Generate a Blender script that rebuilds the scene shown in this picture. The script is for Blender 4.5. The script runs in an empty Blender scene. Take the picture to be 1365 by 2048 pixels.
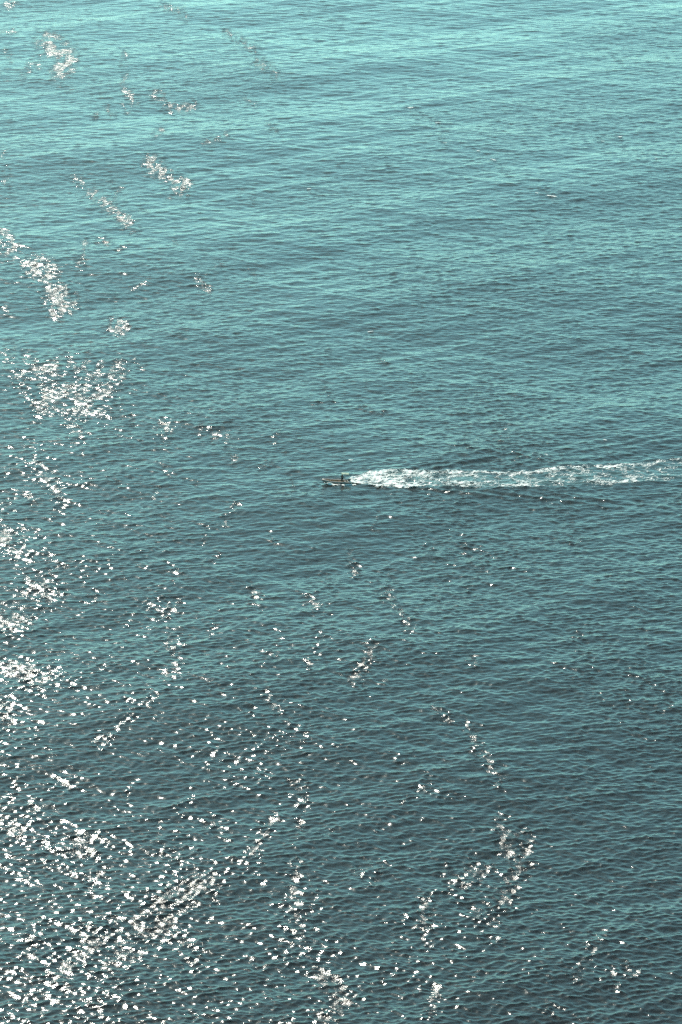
import bpy, bmesh, math
import numpy as np
from mathutils import Vector, Matrix

R = math.radians
scene = bpy.context.scene
COL = scene.collection

# ------------------------------------------------------------------ camera
HAZE = 0.00004
CAM_H = 187.0          # the photographer stands on a high cliff
DEP = 16.2             # degrees the lens looks down
VFOV = 16.0
cam_data = bpy.data.cameras.new('camera')
cam = bpy.data.objects.new('camera', cam_data)
COL.objects.link(cam)
cam.location = (0, 0, CAM_H)
cam.rotation_euler = (R(90 - DEP), 0, 0)
cam_data.sensor_fit = 'VERTICAL'
cam_data.angle = R(VFOV)
cam_data.clip_start = 1.0
cam_data.clip_end = 200000
scene.camera = cam

# ------------------------------------------------------------------ sky and sun
SUN_EL = 36.0
SUN_AZ = -16.6         # degrees from the view axis, negative is left
world = bpy.data.worlds.new('World')
scene.world = world
world.use_nodes = True
wn = world.node_tree
wn.nodes.clear()
sky = wn.nodes.new('ShaderNodeTexSky')
sky.sky_type = 'NISHITA'
sky.sun_disc = False
sky.sun_elevation = R(SUN_EL)
sky.sun_rotation = R(SUN_AZ)
sky.altitude = 100
sky.air_density = 0.5
sky.dust_density = 0.1
tint = wn.nodes.new('ShaderNodeMix')
tint.data_type = 'RGBA'
tint.blend_type = 'MULTIPLY'
tint.inputs[0].default_value = 1.0
tint.inputs[7].default_value = (0.60, 1.0, 0.68, 1)     # the teal cast of the day
bg = wn.nodes.new('ShaderNodeBackground')
bg.inputs[1].default_value = 0.15
wo = wn.nodes.new('ShaderNodeOutputWorld')
wn.links.new(sky.outputs[0], tint.inputs[6])
wn.links.new(tint.outputs[2], bg.inputs[0])
wn.links.new(bg.outputs[0], wo.inputs[0])

sd = bpy.data.lights.new('sun', 'SUN')
sd.energy = 3.2
sd.angle = R(0.53)
sd.color = (1.0, 0.95, 0.84)
sun = bpy.data.objects.new('sun', sd)
COL.objects.link(sun)
sdir = Vector((math.sin(R(SUN_AZ)) * math.cos(R(SUN_EL)), math.cos(R(SUN_AZ)) * math.cos(R(SUN_EL)), math.sin(R(SUN_EL))))
sun.rotation_euler = sdir.to_track_quat('Z', 'Y').to_euler()
sun.location = (0, 0, 300)

vs = scene.view_settings
vs.view_transform = 'Standard'
vs.look = 'None'
vs.exposure = 0.95
vs.gamma = 1.0
scene.cycles.use_denoising = False
scene.cycles.filter_width = 1.4
scene.cycles.max_bounces = 4

# ------------------------------------------------------------------ helpers
def world_at(px, py):
    """where the ray through pixel (px, py) of the 1365x2048 photograph meets calm water"""
    t = math.tan(R(VFOV / 2)) / 1024.0
    a = (px - 682.5) * t
    b = (1024.0 - py) * t
    d = R(DEP)
    dy = math.cos(d) + b * math.sin(d)
    dz = -math.sin(d) + b * math.cos(d)
    k = CAM_H / -dz
    return a * k, dy * k

rng = np.random.default_rng(11)
_perm = rng.random((256, 256)).astype(np.float32)
def vnoise(x, y):
    xi = np.floor(x).astype(np.int64); yi = np.floor(y).astype(np.int64)
    fx = (x - xi).astype(np.float32); fy = (y - yi).astype(np.float32)
    fx = fx * fx * (3 - 2 * fx); fy = fy * fy * (3 - 2 * fy)
    a = _perm[xi & 255, yi & 255]; b = _perm[(xi + 1) & 255, yi & 255]
    c = _perm[xi & 255, (yi + 1) & 255]; d = _perm[(xi + 1) & 255, (yi + 1) & 255]
    return (a + (b - a) * fx) * (1 - fy) + (c + (d - c) * fx) * fy
def fbm(x, y, octv=4):
    s = 0; a = 0.5; n = 0
    for i in range(octv):
        s = s + a * vnoise(x * 2 ** i + 17.3 * i, y * 2 ** i + 5.1 * i); n += a; a *= 0.5
    return s / n

def sstep(a, b, x):
    t = np.clip((x - a) / (b - a), 0, 1)
    return t * t * (3 - 2 * t)

# ------------------------------------------------------------------ materials
def new_mat(name, base, rough=0.5, spec=0.5, metallic=0.0, noise=0.0, nscale=8.0):
    m = bpy.data.materials.new(name)
    m.use_nodes = True
    nt = m.node_tree
    b = nt.nodes['Principled BSDF']
    b.inputs['Base Color'].default_value = (*base, 1)
    b.inputs['Roughness'].default_value = rough
    b.inputs['Specular IOR Level'].default_value = spec
    b.inputs['Metallic'].default_value = metallic
    if noise:
        tc = nt.nodes.new('ShaderNodeTexCoord')
        n = nt.nodes.new('ShaderNodeTexNoise'); n.inputs['Scale'].default_value = nscale; n.inputs['Detail'].default_value = 5
        mr = nt.nodes.new('ShaderNodeMapRange')
        mr.inputs['From Min'].default_value = 0.3; mr.inputs['From Max'].default_value = 0.7
        mr.inputs['To Min'].default_value = 1 - noise; mr.inputs['To Max'].default_value = 1 + noise * 0.5
        mx = nt.nodes.new('ShaderNodeMix'); mx.data_type = 'RGBA'; mx.blend_type = 'MULTIPLY'; mx.inputs[0].default_value = 1
        mx.inputs[6].default_value = (*base, 1)
        nt.links.new(tc.outputs['Object'], n.inputs['Vector'])
        nt.links.new(n.outputs[0], mr.inputs[0])
        nt.links.new(mr.outputs[0], mx.inputs[7])
        nt.links.new(mx.outputs[2], b.inputs['Base Color'])
        bp = nt.nodes.new('ShaderNodeBump'); bp.inputs['Strength'].default_value = 0.2; bp.inputs['Distance'].default_value = 0.01
        nt.links.new(n.outputs[0], bp.inputs['Height']); nt.links.new(bp.outputs[0], b.inputs['Normal'])
    return m

def water_material():
    m = bpy.data.materials.new('sea_water')
    m.use_nodes = True
    nt = m.node_tree
    L = nt.links.new
    b = nt.nodes['Principled BSDF']
    b.inputs['Base Color'].default_value = (0.017, 0.015, 0.017, 1)
    b.inputs['Roughness'].default_value = 0.09
    b.inputs['IOR'].default_value = 1.333
    geo = nt.nodes.new('ShaderNodeNewGeometry')
    at = nt.nodes.new('ShaderNodeAttribute'); at.attribute_name = 'gust'
    mul = nt.nodes.new('ShaderNodeMath'); mul.operation = 'MULTIPLY_ADD'
    mul.inputs[1].default_value = 0.55; mul.inputs[2].default_value = 0.45
    L(at.outputs['Fac'], mul.inputs[0])
    ae = nt.nodes.new('ShaderNodeAttribute'); ae.attribute_name = 'aerated'
    cm = nt.nodes.new('ShaderNodeMix'); cm.data_type = 'RGBA'
    cm.inputs[6].default_value = b.inputs['Base Color'].default_value[:]; cm.inputs[7].default_value = (0.15, 0.27, 0.26, 1)
    L(ae.outputs['Fac'], cm.inputs[0]); L(cm.outputs[2], b.inputs['Base Color'])
    rg = nt.nodes.new('ShaderNodeMapRange')
    rg.inputs['From Min'].default_value = 0.5; rg.inputs['From Max'].default_value = 3.4
    rg.inputs['To Min'].default_value = 0.14; rg.inputs['To Max'].default_value = 0.32
    L(at.outputs['Fac'], rg.inputs[0]); L(rg.outputs[0], b.inputs['Roughness'])
    prev = None
    fin = nt.nodes.new('ShaderNodeMath'); fin.operation = 'MULTIPLY_ADD'; fin.use_clamp = True
    fin.inputs[1].default_value = 0.30; fin.inputs[2].default_value = 0.42
    L(at.outputs['Fac'], fin.inputs[0])
    for (sx, sy, rot, sc, det, dist) in ((0.8, 1.0, 8, 5.5, 2.0, 0.050), (0.55, 1.0, 16, 0.62, 4.0, 0.20), (0.7, 1.0, -24, 2.2, 3.0, 0.05)):
        mp = nt.nodes.new('ShaderNodeMapping'); mp.vector_type = 'TEXTURE'
        mp.inputs['Rotation'].default_value = (0, 0, R(rot))
        mp.inputs['Scale'].default_value = (1 / sx, 1 / sy, 1)
        n = nt.nodes.new('ShaderNodeTexNoise'); n.inputs['Scale'].default_value = sc
        n.inputs['Detail'].default_value = det; n.inputs['Roughness'].default_value = 0.55
        L(geo.outputs['Position'], mp.inputs[0]); L(mp.outputs[0], n.inputs['Vector'])
        bp = nt.nodes.new('ShaderNodeBump'); bp.inputs['Distance'].default_value = dist
        L((fin if sc > 4 else mul).outputs[0], bp.inputs['Strength'])
        L(n.outputs[0], bp.inputs['Height'])
        if prev: L(prev.outputs[0], bp.inputs['Normal'])
        prev = bp
    L(prev.outputs[0], b.inputs['Normal'])
    return m
M_WATER = water_material()
M_FOAM = new_mat('sea_foam', (0.82, 0.85, 0.82), 0.7, 0.3, noise=0.12, nscale=3.0)

# ------------------------------------------------------------------ the sea
BX, BY = world_at(672, 967.5)        # boat centre on the water
BOAT_RZ = R(180 + 6.0)
bfx, bfy = math.cos(BOAT_RZ), math.sin(BOAT_RZ)

NW = 260
lam = np.exp(rng.uniform(math.log(0.40), math.log(12.0), NW)).astype(np.float32)
kk = 2 * math.pi / lam
# wind from ahead and a little left; broad spread, narrower for the long waves
th = R(-88) + np.where(lam > 1.0, rng.choice([R(32), R(-34)], NW, p=[.58, .42]), 0) + rng.normal(0, 1, NW) * np.interp(np.log(lam), [math.log(.4), math.log(12)], [1.0, 0.22])
slope = 0.0190 * np.interp(np.log(lam), np.log([0.40, 0.7, 1.2, 2.2, 4.0, 7.0, 12.0]), [0.95, 1.25, 1.35, 0.95, 0.45, 0.25, 0.2])
slope = slope * rng.uniform(0.6, 1.4, NW)
amp = (slope / kk)
kx = (kk * np.cos(th)).astype(np.float32); ky = (kk * np.sin(th)).astype(np.float32)
ph = rng.uniform(0, 2 * math.pi, NW).astype(np.float32)
# a few longer swells crossing the wind waves
for l_, t_, s_ in ((13.0, -46, .011), (19.0, -42, .012), (27.0, -48, .012), (8.5, -44, .012), (15.0, -128, .010), (23.0, -116, .010), (62.0, -48, .014), (105.0, -58, .012), (47.0, -128, .012), (150.0, -100, .010)):
    lam = np.append(lam, np.float32(l_)); k_ = 2 * math.pi / l_; kk = np.append(kk, np.float32(k_)); amp = np.append(amp, s_ / k_)
    kx = np.append(kx, np.float32(k_ * math.cos(R(t_)))); ky = np.append(ky, np.float32(k_ * math.sin(R(t_)))); ph = np.append(ph, np.float32(l_ * 1.7))
NW = len(lam)
CHOP = 1.15

WK = [(698, 961, 968), (708, 957, 970.5), (722, 954.5, 972), (738, 949, 973.5), (760, 945.5, 977), (800, 943.5, 978.5), (840, 947, 977), (893, 945.7, 975.7),
      (947, 945.7, 977), (1002, 949, 979), (1056, 947, 978), (1100, 941, 976), (1165, 935, 973.5), (1220, 932.6, 972),
      (1275, 929, 966), (1329, 921, 962.6), (1365, 919, 961), (1500, 908, 954), (1650, 896, 948)]
up = np.array([world_at(x, a) for x, a, b in WK]); lo = np.array([world_at(x, b) for x, a, b in WK])
_ws = []; _wt = []; _wh = []
for (ax, ay), (bx, by) in zip(up, lo):
    mx, my = (ax + bx) / 2 - BX, (ay + by) / 2 - BY
    _ws.append(-(mx * bfx + my * bfy)); _wt.append(-mx * bfy + my * bfx); _wh.append(math.hypot(ax - bx, ay - by) / 2)
def wake_coords(x, y):
    """metres astern of the boat and metres to the side"""
    dx = x - BX; dy = y - BY
    s = -(dx * bfx + dy * bfy)
    t = -dx * bfy + dy * bfx
    return s, t

# strings and patches of wind-roughened water: (points in the photograph, half width, strength)
CATSPAWS = [
    ([(95, 80), (120, 100), (135, 130), (125, 140)], 16, 1.2), ([(45, 150), (70, 120), (100, 105)], 10, .5), ([(0, 65), (30, 62)], 8, .6),
    ([(325, 10), (350, 20), (370, 35)], 8, .6), ([(455, 60), (480, 80), (510, 100)], 8, .6), ([(515, 125), (550, 150)], 10, .6),
    ([(250, 180), (275, 205)], 8, .7), ([(310, 185), (345, 215), (390, 210)], 9, .8), ([(315, 268), (322, 262)], 8, .9),
    ([(300, 325), (335, 350), (370, 375)], 12, 1.2), ([(185, 380), (235, 425), (270, 455)], 10, .9), ([(410, 290), (450, 275)], 10, .5),
    ([(820, 215), (880, 245), (890, 290)], 8, .7), ([(950, 300), (985, 320), (1020, 350)], 8, .6), ([(1060, 370), (1110, 395)], 7, .8),
    ([(1200, 280), (1240, 270)], 8, .6), ([(0, 470), (25, 505)], 14, .9), ([(60, 530), (100, 560), (110, 620)], 14, .8),
    ([(120, 590), (135, 610)], 16, 1.2), ([(20, 690), (60, 720)], 12, .6), ([(610, 375), (640, 390)], 8, .5),
    ([(40, 750), (130, 735), (230, 750)], 26, .75), ([(80, 790), (200, 800)], 30, 1.0), ([(225, 650), (245, 655)], 13, .9),
    ([(240, 730), (245, 750)], 14, .9), ([(140, 840), (160, 880)], 10, .8), ([(320, 850), (340, 865)], 9, .9), ([(730, 665), (750, 660)], 7, .7),
    ([(400, 860), (450, 880), (470, 920)], 10, .6), ([(60, 920), (110, 975), (130, 1010)], 10, .8), ([(0, 1065), (50, 1110)], 18, 1.0),
    ([(60, 1170), (100, 1180), (60, 1230), (10, 1240)], 26, .8), ([(450, 1050), (470, 1010)], 10, .7), ([(170, 1200), (200, 1190)], 10, .5),
    ([(505, 1170), (515, 1190)], 9, .8), ([(310, 1215), (350, 1205)], 18, .7), ([(340, 1280), (360, 1320), (340, 1350)], 13, 1.0),
    ([(310, 1400), (210, 1480)], 10, .6), ([(200, 1480), (212, 1490)], 11, 1.2), ([(20, 1340), (90, 1360)], 24, .7), ([(0, 1420), (8, 1440)], 17, 1.1),
    ([(615, 1195), (630, 1210)], 11, .8), ([(700, 1100), (712, 1140)], 9, .8), ([(770, 1180), (800, 1220), (820, 1260)], 10, .7),
    ([(740, 1300), (735, 1330), (710, 1360)], 11, 1.0), ([(530, 1390), (560, 1430), (580, 1450)], 10, .6), ([(945, 1325), (955, 1335)], 10, .7),
    ([(935, 1450), (960, 1500), (1000, 1560)], 12, .8), ([(590, 1560), (600, 1600)], 12, .8), ([(550, 1630), (520, 1680), (500, 1710)], 12, 1.1),
    ([(465, 1520), (480, 1530)], 14, .6), ([(870, 1420), (900, 1440)], 9, .6), ([(1000, 1640), (1010, 1690), (1050, 1670), (1040, 1730), (1010, 1790)], 15, 1.1),
    ([(915, 1745), (965, 1735)], 24, .8), ([(955, 1830), (985, 1830)], 18, .6), ([(850, 1800), (850, 1880)], 12, .8), ([(150, 1690), (180, 1690)], 18, 1.0),
    ([(150, 1920), (250, 1870), (330, 1830)], 42, .9), ([(330, 1800), (420, 1765)], 30, .8), ([(80, 1850), (60, 1900)], 14, .7), ([(200, 1740), (180, 1760)], 12, .6),
    ([(590, 1720), (590, 1850)], 13, .8), ([(715, 1740), (725, 1745)], 10, .6), ([(650, 1950), (690, 2000), (650, 2040)], 18, 1.0),
    ([(870, 1970), (860, 2030)], 12, .8), ([(1200, 1880), (1150, 1960)], 13, .5), ([(1230, 1960), (1270, 1950)], 22, .5), ([(1100, 2030), (1115, 2020)], 10, .7),
    ([(125, 1560), (135, 1570)], 12, .8), ([(65, 1610), (75, 1620)], 11, .8), ([(0, 1640), (40, 1660)], 16, .7), ([(430, 1640), (440, 1650)], 11, .6),
    ([(600, 1640), (600, 1660)], 10, .7), ([(160, 2030), (230, 1990)], 18, .6), ([(360, 1860), (390, 1920)], 16, .6), ([(1000, 1880), (960, 1860)], 12, .4),
]
_r = np.random.default_rng(5)
for _i in range(170):      # and many short faint ones, thinning out to the right
    _x = 900 * _r.random() ** 1.4; _y = 2048 * _r.random()
    _l = _r.uniform(10, 45) * (0.5 + _y / 2048); _a = R(_r.choice([40, 60, 110, 130]) + _r.normal(0, 15))
    CATSPAWS.append(([(_x, _y), (_x + _l * math.cos(_a), _y + _l * math.sin(_a))], _r.uniform(4, 8), _r.uniform(.35, .75) * (1 - 0.5 * _x / 1365)))
def gust_at(x, y):
    g = 0.6 * fbm(x / 34.0 + 3.1, y / 70.0 + 9.0, 4) + 0.4 * fbm(x / 110.0 + 31.0, y / 190.0 + 2.0, 3)
    base = np.clip((g - 0.5) * 2.0, -0.22, 0.20) - 0.2
    # winding wind lines where the short ripples stand higher
    for ax_, ay_, o_, w_ in ((34.0, 120.0, 50.0, .040), (22.0, 60.0, 90.0, .034)):
        f = fbm(x / ax_ + o_, y / ay_ + 2 * o_, 4)
        m = np.clip((fbm(x / 30.0 + 7 + o_, y / 80.0 + 4, 2) - 0.42) * 5, 0, 1)
        base = base + 0.55 * (1 - sstep(620, 820, y)) * m * np.exp(-((f - 0.5) / w_) ** 2)
    base = np.minimum(base, 0.65)
    add = np.zeros_like(base)
    # only the stretch of water that holds the patches needs the sum
    r = np.hypot(x, y)
    near = np.nonzero((r > 350) & (r < 1600) & (np.abs(x) < 0.2 * y))[0]
    xn = x[near]; yn = y[near]
    an = np.zeros_like(xn)
    for pts, hw, st in CATSPAWS:
        hw *= 1.1
        W = [world_at(*p) for p in pts]
        cx, cy = pts[len(pts) // 2]
        a0 = world_at(cx - hw, cy); a1 = world_at(cx + hw, cy); b0 = world_at(cx, cy - hw); b1 = world_at(cx, cy + hw)
        rx = (a1[0] - a0[0]) / 2; ry = (b0[1] - b1[1]) / 2
        xs = [w[0] for w in W]; ys = [w[1] for w in W]
        sel = np.nonzero((xn > min(xs) - 3 * rx) & (xn < max(xs) + 3 * rx) & (yn > min(ys) - 3 * ry) & (yn < max(ys) + 3 * ry))[0]
        if not len(sel):
            continue
        px = xn[sel] / rx; py = yn[sel] / ry
        d2 = np.full(len(sel), 1e9)
        for (ax, ay), (bx, by) in zip(W[:-1], W[1:]):
            ax, bx, ay, by = ax / rx, bx / rx, ay / ry, by / ry
            ll = (bx - ax) ** 2 + (by - ay) ** 2 + 1e-9
            t = np.clip(((px - ax) * (bx - ax) + (py - ay) * (by - ay)) / ll, 0, 1)
            d2 = np.minimum(d2, (px - ax - t * (bx - ax)) ** 2 + (py - ay - t * (by - ay)) ** 2)
        nz = fbm(px * 1.9 + cx, py * 1.9 + cy, 3)
        v = st * ((0.4 if cx > 560 else 1.75) if cy < 720 else 1.1) * (1 + 0.8 * min(max((cx - 300) / 600, 0), 1) * 0.5) * np.exp(-d2 * 0.9) * np.clip((nz - 0.30) * 3.4, 0, 1.4)
        an[sel] = np.maximum(an[sel], v)
    add[near] = an
    return base + GUST_K * add
GUST_K = 2.2

def sea(x, y, spacing, gust):
    """x, y flat float32 arrays of calm positions -> displaced x, y, z"""
    n = x.size
    ox = np.zeros(n, np.float32); oy = np.zeros(n, np.float32); oz = np.zeros(n, np.float32)
    CH = 60000
    for i0 in range(0, n, CH):
        sl = slice(i0, min(n, i0 + CH))
        xx = x[sl]; yy = y[sl]; sp = spacing[sl]; gg = 1.0 + 0.7 * np.clip(gust[sl], -0.45, 0.8)
        ax = np.zeros_like(xx); ay = np.zeros_like(xx); az = np.zeros_like(xx)
        spmin = float(sp.min())
        for j in range(NW):
            if lam[j] < 2.0 * spmin:
                continue
            w = np.clip((lam[j] / sp - 2.0) / 1.5, 0, 1) * amp[j]
            if lam[j] < 4.0:
                w = w * gg
            p = kx[j] * xx + ky[j] * yy + ph[j]
            c = np.cos(p); s = np.sin(p)
            az += w * c
            ws = w * s * CHOP
            ax -= ws * (kx[j] / kk[j]); ay -= ws * (ky[j] / kk[j])
        ox[sl] = ax; oy[sl] = ay; oz[sl] = az
    s, t = wake_coords(x, y)
    near = 1.0 - 0.8 * np.exp(-((s / 2.9) ** 4 + (t / 1.2) ** 4))
    wk = sstep(0, 8, s) * np.exp(-np.clip(s, 0, None) / 60) * np.exp(-((t - np.interp(s, _ws, _wt)) / 5.0) ** 2)
    near = near * (1 - 0.55 * wk)
    ox *= near; oy *= near; oz *= near
    # raised edges of the wake, and churned water between them
    wid = np.interp(s, _ws, _wh); tc = t - np.interp(s, _ws, _wt)
    edge = np.exp(-((np.abs(tc) - wid) / 0.9) ** 2) * sstep(1.5, 6, s) * np.exp(-np.clip(s, 0, None) / 45)
    oz += 0.20 * edge * (0.5 + fbm(s / 2.2, t / 2.0, 3))
    oz += (fbm(x * 1.1, y * 0.8, 4) - 0.5) * 0.55 * wk
    # diverging wave arms
    at_ = np.abs(t)
    arm = np.exp(-((at_ - 0.34 * s - 1.0) / (1.0 + 0.035 * np.clip(s, 0, None))) ** 2) * sstep(3, 12, s) * np.exp(-np.clip(s, 0, None) / 70)
    oz += 0.17 * arm * np.cos(2 * math.pi * (s * 0.5 - at_ * 0.86) / 3.6)
    # bow wave
    oz += 0.16 * np.exp(-((s + 1.2) / 1.0) ** 2 - ((np.abs(t) - 1.15) / 0.35) ** 2)
    return x + ox, y + oy, oz

def axis(a, b, fn):
    out = [a]
    while out[-1] < b:
        out.append(out[-1] + fn(out[-1]))
    return out

Q = 0.205 / 400.0
rad = [6, 60, 140, 220, 290, 335, 360, 375] + axis(380, 1480, lambda d: d * Q)
rad += [1482, 1490, 1505, 1530, 1580, 1680, 1900, 2300, 3000, 4200, 6500, 11000, 20000, 45000, 120000]
ang = list(np.arange(-R(7.4), R(7.4), Q))
tail = [0.001, 0.003, 0.008, 0.02, 0.05, 0.11, 0.25, 0.5, 0.9, 1.4, 1.9, 2.4, 2.9]
ang = [ang[0] - t for t in reversed(tail)] + ang + [ang[-1] + t for t in tail]
rad = np.array(rad); ang = np.array(ang)
RR, AA = np.meshgrid(rad, ang, indexing='ij')
X0 = (RR * np.sin(AA)).astype(np.float32); Y0 = (RR * np.cos(AA)).astype(np.float32)
dr = np.maximum(np.gradient(rad)[:, None], RR * np.gradient(ang)[None, :]).astype(np.float32)
gust = gust_at(X0.ravel(), Y0.ravel()).astype(np.float32)
sx_, sy_, sz_ = sea(X0.ravel(), Y0.ravel(), dr.ravel(), gust)
nr, na = RR.shape
def grid_mesh(name, co, nr, na, keep=None):
    idx = np.arange(nr * na).reshape(nr, na)
    q = np.stack([idx[:-1, :-1], idx[:-1, 1:], idx[1:, 1:], idx[1:, :-1]], -1).reshape(-1, 4)[:, ::-1]
    if keep is not None:
        q = q[keep]
        used, inv = np.unique(q, return_inverse=True)
        co = co[used]; q = inv.reshape(-1, 4)
    else:
        used = None
    me = bpy.data.meshes.new(name)
    me.vertices.add(len(co)); me.vertices.foreach_set('co', co.astype(np.float32).ravel())
    me.loops.add(q.size); me.loops.foreach_set('vertex_index', q.astype(np.int32).ravel())
    me.polygons.add(len(q))
    me.polygons.foreach_set('loop_start', np.arange(0, q.size, 4, dtype=np.int32))
    me.polygons.foreach_set('loop_total', np.full(len(q), 4, np.int32))
    me.update(calc_edges=True)
    me.polygons.foreach_set('use_smooth', np.ones(len(q), bool))
    return me, used
me, _ = grid_mesh('sea', np.stack([sx_, sy_, sz_], -1), nr, na)
ga = me.attributes.new('gust', 'FLOAT', 'POINT'); ga.data.foreach_set('value', gust)
s_w, t_w = wake_coords(X0.ravel(), Y0.ravel())
aer = sstep(2.5, 6, s_w) * np.exp(-np.clip(s_w, 0, None) / 48) * np.exp(-((t_w - np.interp(s_w, _ws, _wt)) / (0.85 * np.interp(s_w, _ws, _wh))) ** 4)
aer = aer * np.clip(fbm(X0.ravel() / 2.5, Y0.ravel() / 3.0, 3) * 2 - 0.3, 0, 1)
aa = me.attributes.new('aerated', 'FLOAT', 'POINT'); aa.data.foreach_set('value', aer.astype(np.float32))
me.materials.append(M_WATER)
sea_obj = bpy.data.objects.new('sea', me); COL.objects.link(sea_obj)
sea_obj['kind'] = 'structure'
sea_obj['label'] = 'teal open sea with small wind waves and sun glitter'

# ------------------------------------------------------------------ wake foam
sa = np.concatenate([[0], np.cumsum(np.hypot(*np.diff((up + lo) / 2, axis=0).T))])
S = np.arange(0, sa[-1], 0.11); V = np.linspace(-0.12, 1.12, 150)
SS, VV = np.meshgrid(S, V, indexing='ij')
ux = np.interp(S, sa, up[:, 0])[:, None]; uy = np.interp(S, sa, up[:, 1])[:, None]
lx = np.interp(S, sa, lo[:, 0])[:, None]; ly = np.interp(S, sa, lo[:, 1])[:, None]
PX = lx + (ux - lx) * VV; PY = ly + (uy - ly) * VV
n1 = fbm(PX / 2.3 + 40, PY / 2.2 + 11, 5)
n2 = fbm(PX / 0.55 + 7, PY / 0.7 + 3, 3)
rid = 1 - np.abs(fbm(PX / 2.4 + 91, PY / 2.0 + 77, 4) - 0.5) * 2 * 3.0     # lace
edge_w = np.exp(-((VV - 0.93) / 0.10) ** 2) * 0.9 + np.exp(-((VV - 0.05) / 0.11) ** 2) * 0.55
fresh = np.exp(-SS / 9.0)
age = np.interp(SS, [0, 4, 10, 16, 26, 38, 50, 62, 75, 100], [.88, .78, .63, .51, .45, .43, .42, .41, .38, .2])
inside = sstep(-0.12, 0.06, VV + (n1 - .5) * .25) * (1 - sstep(0.94, 1.12, VV + (n1 - .5) * .25))
dens = age + 0.28 * edge_w * (1 - fresh) * np.clip(age * 2.2, 0, 1)
val = 0.45 * n1 + 0.2 * n2 + 0.35 * np.clip(rid, 0, 1)
mask = (val * 0.9 + 0.1 + (dens - 0.55) * 0.75) * inside
keepv = mask + (rng.random(mask.shape) - 0.5) * 0.42 > 0.545
keep = (keepv[:-1, :-1] & keepv[1:, 1:]).ravel()
g0 = gust_at(PX.ravel(), PY.ravel()).astype(np.float32)
spc = (np.hypot(PX, PY) * Q).astype(np.float32)
fx_, fy_, fz_ = sea(PX.ravel().astype(np.float32), PY.ravel().astype(np.float32), spc.ravel(), g0)
relief = (0.05 + 0.34 * (n2 - 0.4) + 0.5 * (n1 - 0.45) + np.clip(mask - 0.53, 0, .5) * 0.25) * (0.35 + 0.65 * np.exp(-SS / 25))
relief += 0.12 * np.exp(-((SS - 3.0) / 2.5) ** 2) * np.exp(-((VV - .5) / .3) ** 2)
fz_ = fz_ + np.clip(relief, 0.03, None).ravel()
wme, _ = grid_mesh('wake', np.stack([fx_, fy_, fz_], -1), len(S), len(V), keep)
wme.materials.append(M_FOAM)
# faces of this strip must look up
if wme.polygons[0].normal.z < 0:
    wme.flip_normals()
wk = bpy.data.objects.new('boat_wake_foam', wme); COL.objects.link(wk)
wk['kind'] = 'stuff'; wk['label'] = 'long white foam wake trailing behind the inflatable boat'; wk['category'] = 'wake foam'
print('sea verts', nr * na, 'wake faces', len(wme.polygons))

# ------------------------------------------------------------------ spray beside the hull
ss = np.arange(-2.3, 3.6, 0.045); tt = np.arange(-3.2, 3.2, 0.045)
SG, TG = np.meshgrid(ss, tt, indexing='ij')
PX = BX - SG * bfx - TG * bfy; PY = BY - SG * bfy + TG * bfx
na1 = fbm(PX / 0.5 + 3, PY / 0.6 + 9, 4)
off = np.interp(SG, [-2.3, -1.5, 0, 3.2], [0.8, 1.5, 2.1, 2.4])
bw = np.exp(-((np.abs(TG) - off) / np.interp(SG, [-2.3, -1, 3], [.3, .6, .55])) ** 2)
bw = bw * np.interp(SG, [-2.3, -1.9, -1.0, -0.2, 0.5, 1.2, 3.2], [0.3, 1.0, 1.0, 0.62, 0.55, 0.95, 0.9]) * np.where(TG > 0, 1.0, np.where(SG < -0.6, 0.8, 0.0))
km = (bw * (0.15 + na1 * 1.5)) + (rng.random(bw.shape) - 0.5) * 0.35 > 0.46
gg0 = gust_at(PX.ravel(), PY.ravel()).astype(np.float32)
fx_, fy_, fz_ = sea(PX.ravel().astype(np.float32), PY.ravel().astype(np.float32), (np.hypot(PX, PY) * Q).astype(np.float32).ravel(), gg0)
lift = 0.02 + 0.10 * (fbm(PX / 0.25, PY / 0.25, 3) - 0.4) + 0.22 * bw * np.exp(-((SG + 1.2) / 0.9) ** 2) + 0.08 * na1
fz_ = fz_ + lift.ravel()
sme, _ = grid_mesh('spray', np.stack([fx_, fy_, fz_], -1), len(ss), len(tt), (km[:-1, :-1] & km[1:, 1:]).ravel())
sme.materials.append(M_FOAM)
if sme.polygons[0].normal.z < 0:
    sme.flip_normals()
sp = bpy.data.objects.new('hull_spray_foam', sme); COL.objects.link(sp)
sp['kind'] = 'stuff'; sp['label'] = 'white bow spray along the sides of the inflatable boat'; sp['category'] = 'spray'

# ------------------------------------------------------------------ small whitecaps; white foam also stands in for sun glints out there
CAPS_AND_GLINTS = [(1103, 394, 14, 'largest white breaking crest, far out towards the right edge'), (1074, 388, 6, 'small white crest just left of the largest breaking crest'),
        (822, 215, 8, 'white breaking crest in the far water right of the middle, leftmost of its row'), (878, 246, 7, 'small white crest second from the left in the far row of crests'),
        (891, 288, 5, 'tiny white crest third from the left in the far row of crests'), (958, 303, 6, 'small white crest fourth from the left in the far row of crests'),
        (986, 319, 7, 'white crest at the right-hand end of the far row of crests'), (1206, 281, 6, 'small white crest near the far right edge, left one of two'),
        (1240, 271, 8, 'white crest near the far right edge, right one of two'), (1312, 320, 5, 'tiny white crest closest to the right edge of the far water'),
        (742, 662, 8, 'lone white crest on the open water beyond the boat'), (618, 378, 7, 'lone white crest in the far water left of the middle'),
        (1095, 915, 6, 'small white crest just beyond the wake, left one of two'), (1210, 885, 6, 'small white crest just beyond the wake, right one of two'),
        (700, 922, 6, 'small white crest just beyond the stern of the boat')]
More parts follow.
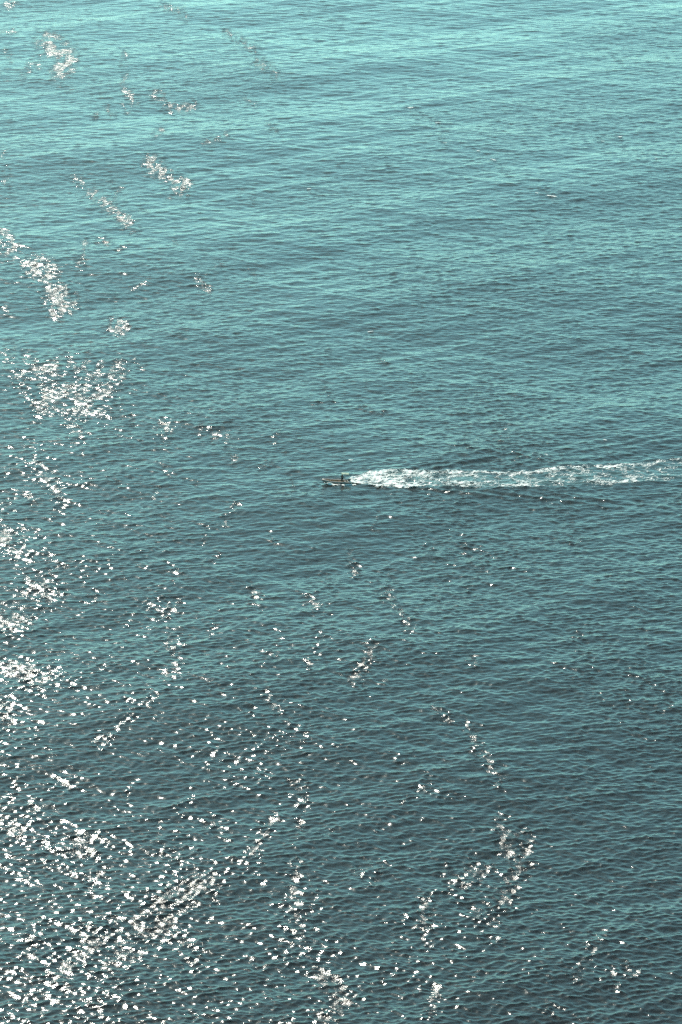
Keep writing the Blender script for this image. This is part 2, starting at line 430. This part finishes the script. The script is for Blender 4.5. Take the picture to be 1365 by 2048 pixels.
for ci, (cx, cy, hw, lab) in enumerate(CAPS_AND_GLINTS):
    a0 = world_at(cx - hw, cy); a1 = world_at(cx + hw, cy); rx = (a1[0] - a0[0]) / 2; ry = 0.75 * rx + 0.4
    gx = np.linspace(-1.5 * rx, 1.5 * rx, 60); gy = np.linspace(-1.5 * ry, 1.5 * ry, 40)
    GX, GY = np.meshgrid(gx, gy, indexing='ij')
    PX = a0[0] + rx + GX; PY = a0[1] + GY
    f = np.exp(-(GX / rx) ** 2 - ((GY + 0.5 * ry * np.sin(GX / rx * 1.6 + ci)) / (0.45 * ry)) ** 2)
    nzc = fbm(PX / 0.7 + ci, PY / 0.6, 4)
    kc = f * (0.3 + 1.3 * nzc) + (rng.random(f.shape) - 0.5) * 0.3 > 0.52
    keepc = (kc[:-1, :-1] & kc[1:, 1:]).ravel()
    if not keepc.any():
        continue
    gz = gust_at(PX.ravel(), PY.ravel()).astype(np.float32)
    qx, qy, qz = sea(PX.ravel().astype(np.float32), PY.ravel().astype(np.float32), (np.hypot(PX, PY) * Q).astype(np.float32).ravel(), gz)
    qz = qz + (0.05 + 0.22 * f * nzc).ravel()
    cme, _ = grid_mesh('whitecap', np.stack([qx, qy, qz], -1), 60, 40, keepc)
    cme.materials.append(M_FOAM)
    if cme.polygons[0].normal.z < 0:
        cme.flip_normals()
    co_ = bpy.data.objects.new('whitecap', cme); COL.objects.link(co_)
    co_['label'] = lab
    co_['category'] = 'whitecap'; co_['group'] = 'small whitecaps on the open water'

# ------------------------------------------------------------------ the boat
M_TUBE = new_mat('tube_rubber', (0.29, 0.225, 0.20), 0.5, 0.5, noise=0.10, nscale=3)
M_STRAKE = new_mat('strake_rubber', (0.035, 0.035, 0.04), 0.6, 0.4, noise=0.1, nscale=5)
M_HULL = new_mat('hull_gelcoat', (0.62, 0.62, 0.58), 0.3, 0.5, noise=0.06, nscale=2)
M_LINING = new_mat('khaki_lining', (0.75, 0.47, 0.25), 0.7, 0.3, noise=0.12, nscale=4)
M_DECK = new_mat('tan_deck', (0.50, 0.42, 0.27), 0.65, 0.3, noise=0.12, nscale=4)
M_COWL = new_mat('cowl_paint', (0.018, 0.018, 0.022), 0.3, 0.5, noise=0.08, nscale=4)
M_STEEL = new_mat('steel_tube', (0.62, 0.63, 0.63), 0.3, 0.5, 1.0)
M_CANVAS = new_mat('pale_green_canvas', (0.66, 0.76, 0.62), 0.8, 0.2, noise=0.08, nscale=6)
M_SEAT = new_mat('seat_vinyl', (0.10, 0.09, 0.09), 0.6, 0.4, noise=0.1, nscale=6)
M_CLOTH = new_mat('dark_clothes', (0.014, 0.007, 0.008), 0.85, 0.2, noise=0.2, nscale=12)
M_SKIN = new_mat('skin', (0.36, 0.20, 0.13), 0.55, 0.4, noise=0.06, nscale=10)
M_HAIR = new_mat('dark_hair', (0.018, 0.012, 0.010), 0.6, 0.4, noise=0.2, nscale=20)
M_ROPE = new_mat('rope', (0.55, 0.53, 0.47), 0.8, 0.2, noise=0.15, nscale=30)

def obj(name, bm, mat, parent=None, smooth=True):
    me = bpy.data.meshes.new(name)
    bmesh.ops.recalc_face_normals(bm, faces=bm.faces[:])
    bm.to_mesh(me); bm.free()
    me.materials.append(mat)
    if smooth:
        for p in me.polygons: p.use_smooth = True
    o = bpy.data.objects.new(name, me); COL.objects.link(o)
    if parent: o.parent = parent
    return o

def sweep(path, radii, seg=14, closed_ends=True, squash=1.0, bm=None):
    """a tube along a list of points"""
    bm = bm or bmesh.new()
    P = [Vector(p) for p in path]
    rings = []
    for i, p in enumerate(P):
        t = (P[min(i + 1, len(P) - 1)] - P[max(i - 1, 0)]).normalized()
        upv = Vector((0, 0, 1)) if abs(t.z) < 0.9 else Vector((1, 0, 0))
        a = t.cross(upv).normalized(); b = a.cross(t).normalized()
        r = radii[i] if hasattr(radii, '__len__') else radii
        rings.append([bm.verts.new(p + a * (r * math.cos(2 * math.pi * k / seg)) + b * (r * squash * math.sin(2 * math.pi * k / seg))) for k in range(seg)])
    for A, B in zip(rings[:-1], rings[1:]):
        for k in range(seg):
            bm.faces.new((A[k], A[(k + 1) % seg], B[(k + 1) % seg], B[k]))
    if closed_ends:
        bm.faces.new(rings[0][::-1]); bm.faces.new(rings[-1])
    return bm

def box(cx, cy, cz, sx, sy, sz, bev=0.02, bm=None):
    bm = bm or bmesh.new()
    r = bmesh.ops.create_cube(bm, size=1.0, matrix=Matrix.Translation((cx, cy, cz)) @ Matrix.Diagonal((sx, sy, sz, 1)))
    if bev:
        es = list({e for v in r['verts'] for e in v.link_edges})
        bmesh.ops.bevel(bm, geom=es, offset=bev, segments=2, affect='EDGES', profile=0.5)
    return bm

boat = bpy.data.objects.new('inflatable_boat', None); COL.objects.link(boat)
boat.location = (BX, BY, -0.08)
boat.rotation_euler = (R(1.5), R(-4.0), BOAT_RZ)
boat['label'] = 'small grey rigid inflatable motorboat speeding left with a pale canopy'
boat['category'] = 'boat'

# the collar: port side from the stern cone round the bow to the other stern cone
half = [(-2.78, .84, .46, .03), (-2.62, .84, .46, .15), (-2.42, .84, .46, .245), (-2.2, .84, .46, .25), (-1.4, .85, .46, .25), (-.5, .85, .465, .25), (.3, .84, .48, .25),
        (1.0, .80, .51, .248), (1.5, .70, .56, .243), (1.95, .54, .62, .236), (2.28, .34, .68, .228), (2.45, .15, .72, .222)]
half = [(x, y, z, r * 1.08) for x, y, z, r in half]
full = half + [(2.49, 0, .73, .22)] + [(x, -y, z, r) for x, y, z, r in reversed(half)]
collar = obj('inflatable_collar', sweep([f[:3] for f in full], [f[3] for f in full], 18), M_TUBE, boat)
def offset_path(da, dz, lo, hi):
    out = []
    P = [Vector(f[:3]) for f in full]
    for i in range(lo, hi):
        t = (P[i + 1] - P[i - 1]); t.z = 0; t.normalize()
        nrm = Vector((t.y, -t.x, 0))           # points outboard or inboard, fixed below
        if nrm.dot(Vector((P[i].x * .3, P[i].y, 0))) < 0: nrm = -nrm
        if i == 12: nrm = Vector((1, 0, 0))
        out.append(P[i] + nrm * (da * full[i][3]) + Vector((0, 0, dz * full[i][3])))
    return out
pth = offset_path(1.0, -0.05, 2, 23)
obj('rubbing_strake', sweep(pth, 0.045, 8, squash=1.5), M_STRAKE, collar)
for a, b in ((3, 11), (14, 22)):
    pth = offset_path(0.80, 0.66, a, b)
    fine = []
    for p, q in zip(pth[:-1], pth[1:]):
        for k in range(4):
            u = k / 4; fine.append(p.lerp(q, u) + Vector((0, 0, -0.045 * math.sin(math.pi * u))))
    fine.append(pth[-1])
    obj('grab_rope', sweep(fine, 0.014, 6), M_ROPE, collar)
# lining strip on the inboard faces
for a, b in ((2, 12), (13, 23)):
    bm = bmesh.new(); prev = None
    for p, p2, p3 in zip(offset_path(-0.84, 0.68, a, b), offset_path(-1.16, 0.0, a, b), offset_path(-1.0, -0.80, a, b)):
        row = [bm.verts.new(p), bm.verts.new(p2), bm.verts.new(p3)]
        if prev:
            bm.faces.new((prev[0], prev[1], row[1], row[0])); bm.faces.new((prev[1], prev[2], row[2], row[1]))
        prev = row
    bmesh.ops.solidify(bm, geom=bm.faces[:], thickness=0.015)
    obj('side_lining', bm, M_LINING, boat)
# V hull
bm = bmesh.new(); prev = None
for x, w, top, keel in ((-2.3, .72, .42, -.22), (-1.2, .74, .42, -.24), (0, .74, .42, -.22), (.9, .70, .45, -.14), (1.6, .52, .52, .02), (2.1, .28, .60, .25), (2.4, .05, .68, .55)):
    row = [bm.verts.new(v) for v in ((x, w, top), (x, w * .97, (top + keel) * .5 - .02), (x, 0, keel), (x, -w * .97, (top + keel) * .5 - .02), (x, -w, top))]
    if prev:
        for k in range(4): bm.faces.new((prev[k], prev[k + 1], row[k + 1], row[k]))
    else:
        bm.faces.new(row)
    prev = row
bm.faces.new(prev[::-1])
obj('hull', bm, M_HULL, boat, smooth=False)
# deck
bm = bmesh.new(); prev = None
for x, w in ((-2.25, .66), (-1, .66), (.6, .66), (1.2, .56), (1.7, .38), (2.1, .14)):
    z = 0.30 + max(0, x - .8) * .09
    row = [bm.verts.new((x, w, z)), bm.verts.new((x, -w, z))]
    if prev: bm.faces.new((prev[0], prev[1], row[1], row[0]))
    prev = row
bmesh.ops.solidify(bm, geom=bm.faces[:], thickness=0.03)
obj('deck', bm, M_DECK, boat, smooth=False)
obj('transom', box(-2.27, 0, .50, .07, 1.22, .46), M_HULL, boat)
obj('bench_seat', box(-1.78, 0, .56, .34, 1.10, .12, .04), M_SEAT, boat)
obj('seat_pedestal', box(-1.78, 0, .405, .24, .7, .19, .02), M_HULL, boat)
obj('bow_step', box(1.55, 0, .50, .5, .62, .16, .04), M_DECK, boat)
# outboard motor
motor = obj('outboard_motor', sweep([(-2.46, 0, .70), (-2.48, 0, .3), (-2.50, 0, -.15), (-2.50, 0, -.5)], [.11, .08, .06, .045], 10), M_COWL, boat)
bm = bmesh.new(); prev = None
for z, l, w, sh in ((.68, .19, .13, 0), (.76, .25, .17, 0), (.90, .28, .19, -.01), (1.05, .27, .18, -.02), (1.15, .21, .14, -.03), (1.19, .11, .08, -.03)):
    row = [bm.verts.new((-2.50 + sh + l * math.copysign(abs(math.cos(a)) ** .7, math.cos(a)), w * math.copysign(abs(math.sin(a)) ** .7, math.sin(a)), z)) for a in [2 * math.pi * k / 16 for k in range(16)]]
    if prev:
        for k in range(16): bm.faces.new((prev[k], prev[(k + 1) % 16], row[(k + 1) % 16], row[k]))
    else: bm.faces.new(row[::-1])
    prev = row
bm.faces.new(prev)
obj('cowling', bm, M_COWL, motor)
obj('mounting_bracket', box(-2.36, 0, .62, .14, .22, .24), M_STEEL, motor)
obj('tiller_handle', sweep([(-2.25, .0, .86), (-1.95, .05, .92), (-1.62, .10, .99), (-1.5, .12, 1.01)], [.028, .024, .02, .024], 8), M_COWL, motor)
bm = bmesh.new()
for k in range(3):
    a = 2 * math.pi * k / 3
    c, s_ = math.cos(a), math.sin(a)
    vs_ = [bm.verts.new((-2.62 + dx, r * c - w * s_, -.46 + r * s_ + w * c)) for dx, r, w in ((.02, .02, -.02), (.03, .11, -.06), (0, .16, 0), (-.03, .11, .06), (-.02, .02, .02))]
    bm.faces.new(vs_)
obj('propeller', bm, M_STEEL, motor)
# canopy
bm = bmesh.new(); grid = []
NXc, NYc = 12, 10
for i in range(NXc + 1):
    u = i / NXc; x = -2.38 + 1.52 * u; row = []
    for j in range(NYc + 1):
        v = j / NYc; y = -.78 + 1.56 * v
        z = 2.08 + .13 * (1 - (2 * v - 1) ** 2) + .05 * (1 - (2 * u - 1) ** 2) - .035 * abs(math.sin(u * math.pi * 2)) * (1 - .6 * abs(2 * v - 1))
        row.append(bm.verts.new((x, y, z)))
    grid.append(row)
for i in range(NXc):
    for j in range(NYc): bm.faces.new((grid[i][j], grid[i + 1][j], grid[i + 1][j + 1], grid[i][j + 1]))
bmesh.ops.solidify(bm, geom=bm.faces[:], thickness=0.012)
can = obj('canopy', bm, M_CANVAS, boat)
for sy in (.77, -.77):
    for x0, x1 in ((-1.55, -.90), (-1.65, -2.34)):
        obj('canopy_pole', sweep([(x0, sy * 1.06, .72), ((x0 + x1) / 2, sy * 1.03, 1.4), (x1, sy, 2.07)], .016, 8), M_STEEL, can)

# ------------------------------------------------------------------ the person at the tiller
def skin_body(verts, edges, root=0, sub=2):
    me = bpy.data.meshes.new('tmp')
    me.from_pydata([v[:3] for v in verts], edges, [])
    o = bpy.data.objects.new('tmp', me); COL.objects.link(o)
    mod = o.modifiers.new('skin', 'SKIN'); mod.use_smooth_shade = True
    for i, d in enumerate(me.skin_vertices[0].data):
        r = verts[i][3]; r2 = verts[i][4] if len(verts[i]) > 4 else r
        d.radius = (r, r2); d.use_root = (i == root)
    sm = o.modifiers.new('sub', 'SUBSURF'); sm.levels = sub; sm.render_levels = sub
    bpy.context.view_layer.update()
    dg = bpy.context.evaluated_depsgraph_get()
    out = bpy.data.meshes.new_from_object(o.evaluated_get(dg))
    bpy.data.objects.remove(o)
    return out

V = []; E = []
def nv(x, y, z, r, link=None, r2=None):
    V.append((x, y, z, r, r2 or r)); i = len(V) - 1
    if link is not None: E.append((link, i))
    return i
pel = nv(0, 0, .90, .22, None, .21)
wa = nv(.01, 0, 1.05, .225, pel, .21); ch = nv(0.02, 0, 1.24, .25, wa, .24); sh = nv(.01, 0, 1.37, .19, ch, .18)
nk = nv(.015, 0, 1.46, .075, sh); hd0 = nv(.035, 0, 1.53, .10, nk, .11); hd1 = nv(.03, 0, 1.61, .115, hd0, .13); hd2 = nv(.02, 0, 1.69, .055, hd1)
hands = []
for s_, el, wr in ((1, (-.16, .30, 1.13), (-.34, .17, 1.00 - .0)), (-1, (.14, -.32, 1.14), (.36, -.30, 1.20))):
    a = nv(0, s_ * .21, 1.36, .095, sh); e = nv(*el, .07, a); w = nv(*wr, .032, e)
    d = (Vector(wr) - Vector(el)).normalized(); side = d.cross(Vector((0, 0, 1))).normalized()
    pm = nv(*(Vector(wr) + d * .07), .034, w, .018)
    hands.append((Vector(wr) + d * .11, d, side))
for s_ in (1, -1):
    h = nv(0, s_ * .10, .83, .15, pel); k = nv(.05, s_ * .14, .47, .11, h); an = nv(-.02, s_ * .15, .10, .07, k)
    nv(.14, s_ * .17, .035, .038, an, .034)
pm_ = skin_body(V, E, pel)
pm_.materials.clear(); pm_.materials.append(M_CLOTH); pm_.materials.append(M_SKIN)
hp = [h[0] - h[1] * .05 for h in hands]
for p in pm_.polygons:
    c = p.center
    p.use_smooth = True
    p.material_index = 1 if (c.z > 1.455 or min((c - q).length for q in hp) < .10) else 0
person = bpy.data.objects.new('person', pm_); COL.objects.link(person)
fwd = Matrix.Rotation(BOAT_RZ, 4, 'Z')
person.matrix_world = Matrix.Translation(boat.location) @ boat.rotation_euler.to_matrix().to_4x4() @ Matrix.Translation((-1.16, 0, .30)) @ Matrix.Diagonal((1.2, 1.1, 1.03, 1))
person['label'] = 'person in dark clothes standing at the tiller under the boat canopy'
person['category'] = 'person'
# fingers closed round the grips, four fingers and a thumb on each hand
for (c, d, side) in hands:
    bm = bmesh.new()
    upn = side.cross(d).normalized()
    for q in range(4):
        o0 = c + side * (-.03 + .02 * q) - d * .01
        ln = (.034, .040, .037, .028)[q]
        sweep([o0, o0 + d * ln, o0 + d * (ln * 1.5) - upn * ln * .7, o0 + d * (ln * .9) - upn * ln * 1.35], [.0095, .009, .0085, .007], 7, bm=bm)
    o0 = c - d * .055 + side * -.032
    sweep([o0, o0 + d * .03 - side * .02 - upn * .01, o0 + d * .055 - side * .01 - upn * .035], [.012, .010, .008], 7, bm=bm)
    obj('fingers', bm, M_SKIN, person)
# hair cap
bm = bmesh.new(); prev = None
for k in range(7):
    a = math.pi / 2 * k / 6
    z = 1.61 + .105 * math.cos(a) ; r = .098 * math.sin(a) + .004
    if k == 6: z -= .03
    row = [bm.verts.new((.012 + r * math.cos(t) * 1.05 - .012, r * .92 * math.sin(t), z - (.05 * (k / 6) if math.cos(t) < .3 else -.02 * k / 6))) for t in [2 * math.pi * j / 14 for j in range(14)]]
    if prev:
        for j in range(14): bm.faces.new((prev[j], prev[(j + 1) % 14], row[(j + 1) % 14], row[j]))
    else: bm.faces.new(row)
    prev = row
obj('hair', bm, M_HAIR, person)
# nose and ears
bm = bmesh.new()
bmesh.ops.create_icosphere(bm, subdivisions=1, radius=.017, matrix=Matrix.Translation((.135, 0, 1.575)))
obj('nose', bm, M_SKIN, person)
for s_ in (1, -1):
    bm = bmesh.new(); bmesh.ops.create_icosphere(bm, subdivisions=2, radius=.03, matrix=Matrix.Translation((.02, s_ * .088, 1.575)) @ Matrix.Diagonal((.7, .35, 1, 1)))
    obj('ear', bm, M_SKIN, person)

# ------------------------------------------------------------------ the air over the sea
hm = bpy.data.materials.new('sea_haze'); hm.use_nodes = True
hn = hm.node_tree; hn.nodes.clear()
hv = hn.nodes.new('ShaderNodeVolumePrincipled'); ho = hn.nodes.new('ShaderNodeOutputMaterial')
hv.inputs['Color'].default_value = (0.72, 0.94, 0.92, 1)
hv.inputs['Density'].default_value = HAZE
hv.inputs['Anisotropy'].default_value = 0.45
hn.links.new(hv.outputs[0], ho.inputs['Volume'])
hb = bmesh.new()
bmesh.ops.create_cube(hb, size=1.0, matrix=Matrix.Translation((0, 0, 96.5)) @ Matrix.Diagonal((270000, 270000, 203, 1)))
hz = obj('haze', hb, hm, None, smooth=False)
hz['kind'] = 'stuff'; hz['label'] = 'thin pale haze in the air over the sea'; hz['category'] = 'haze'
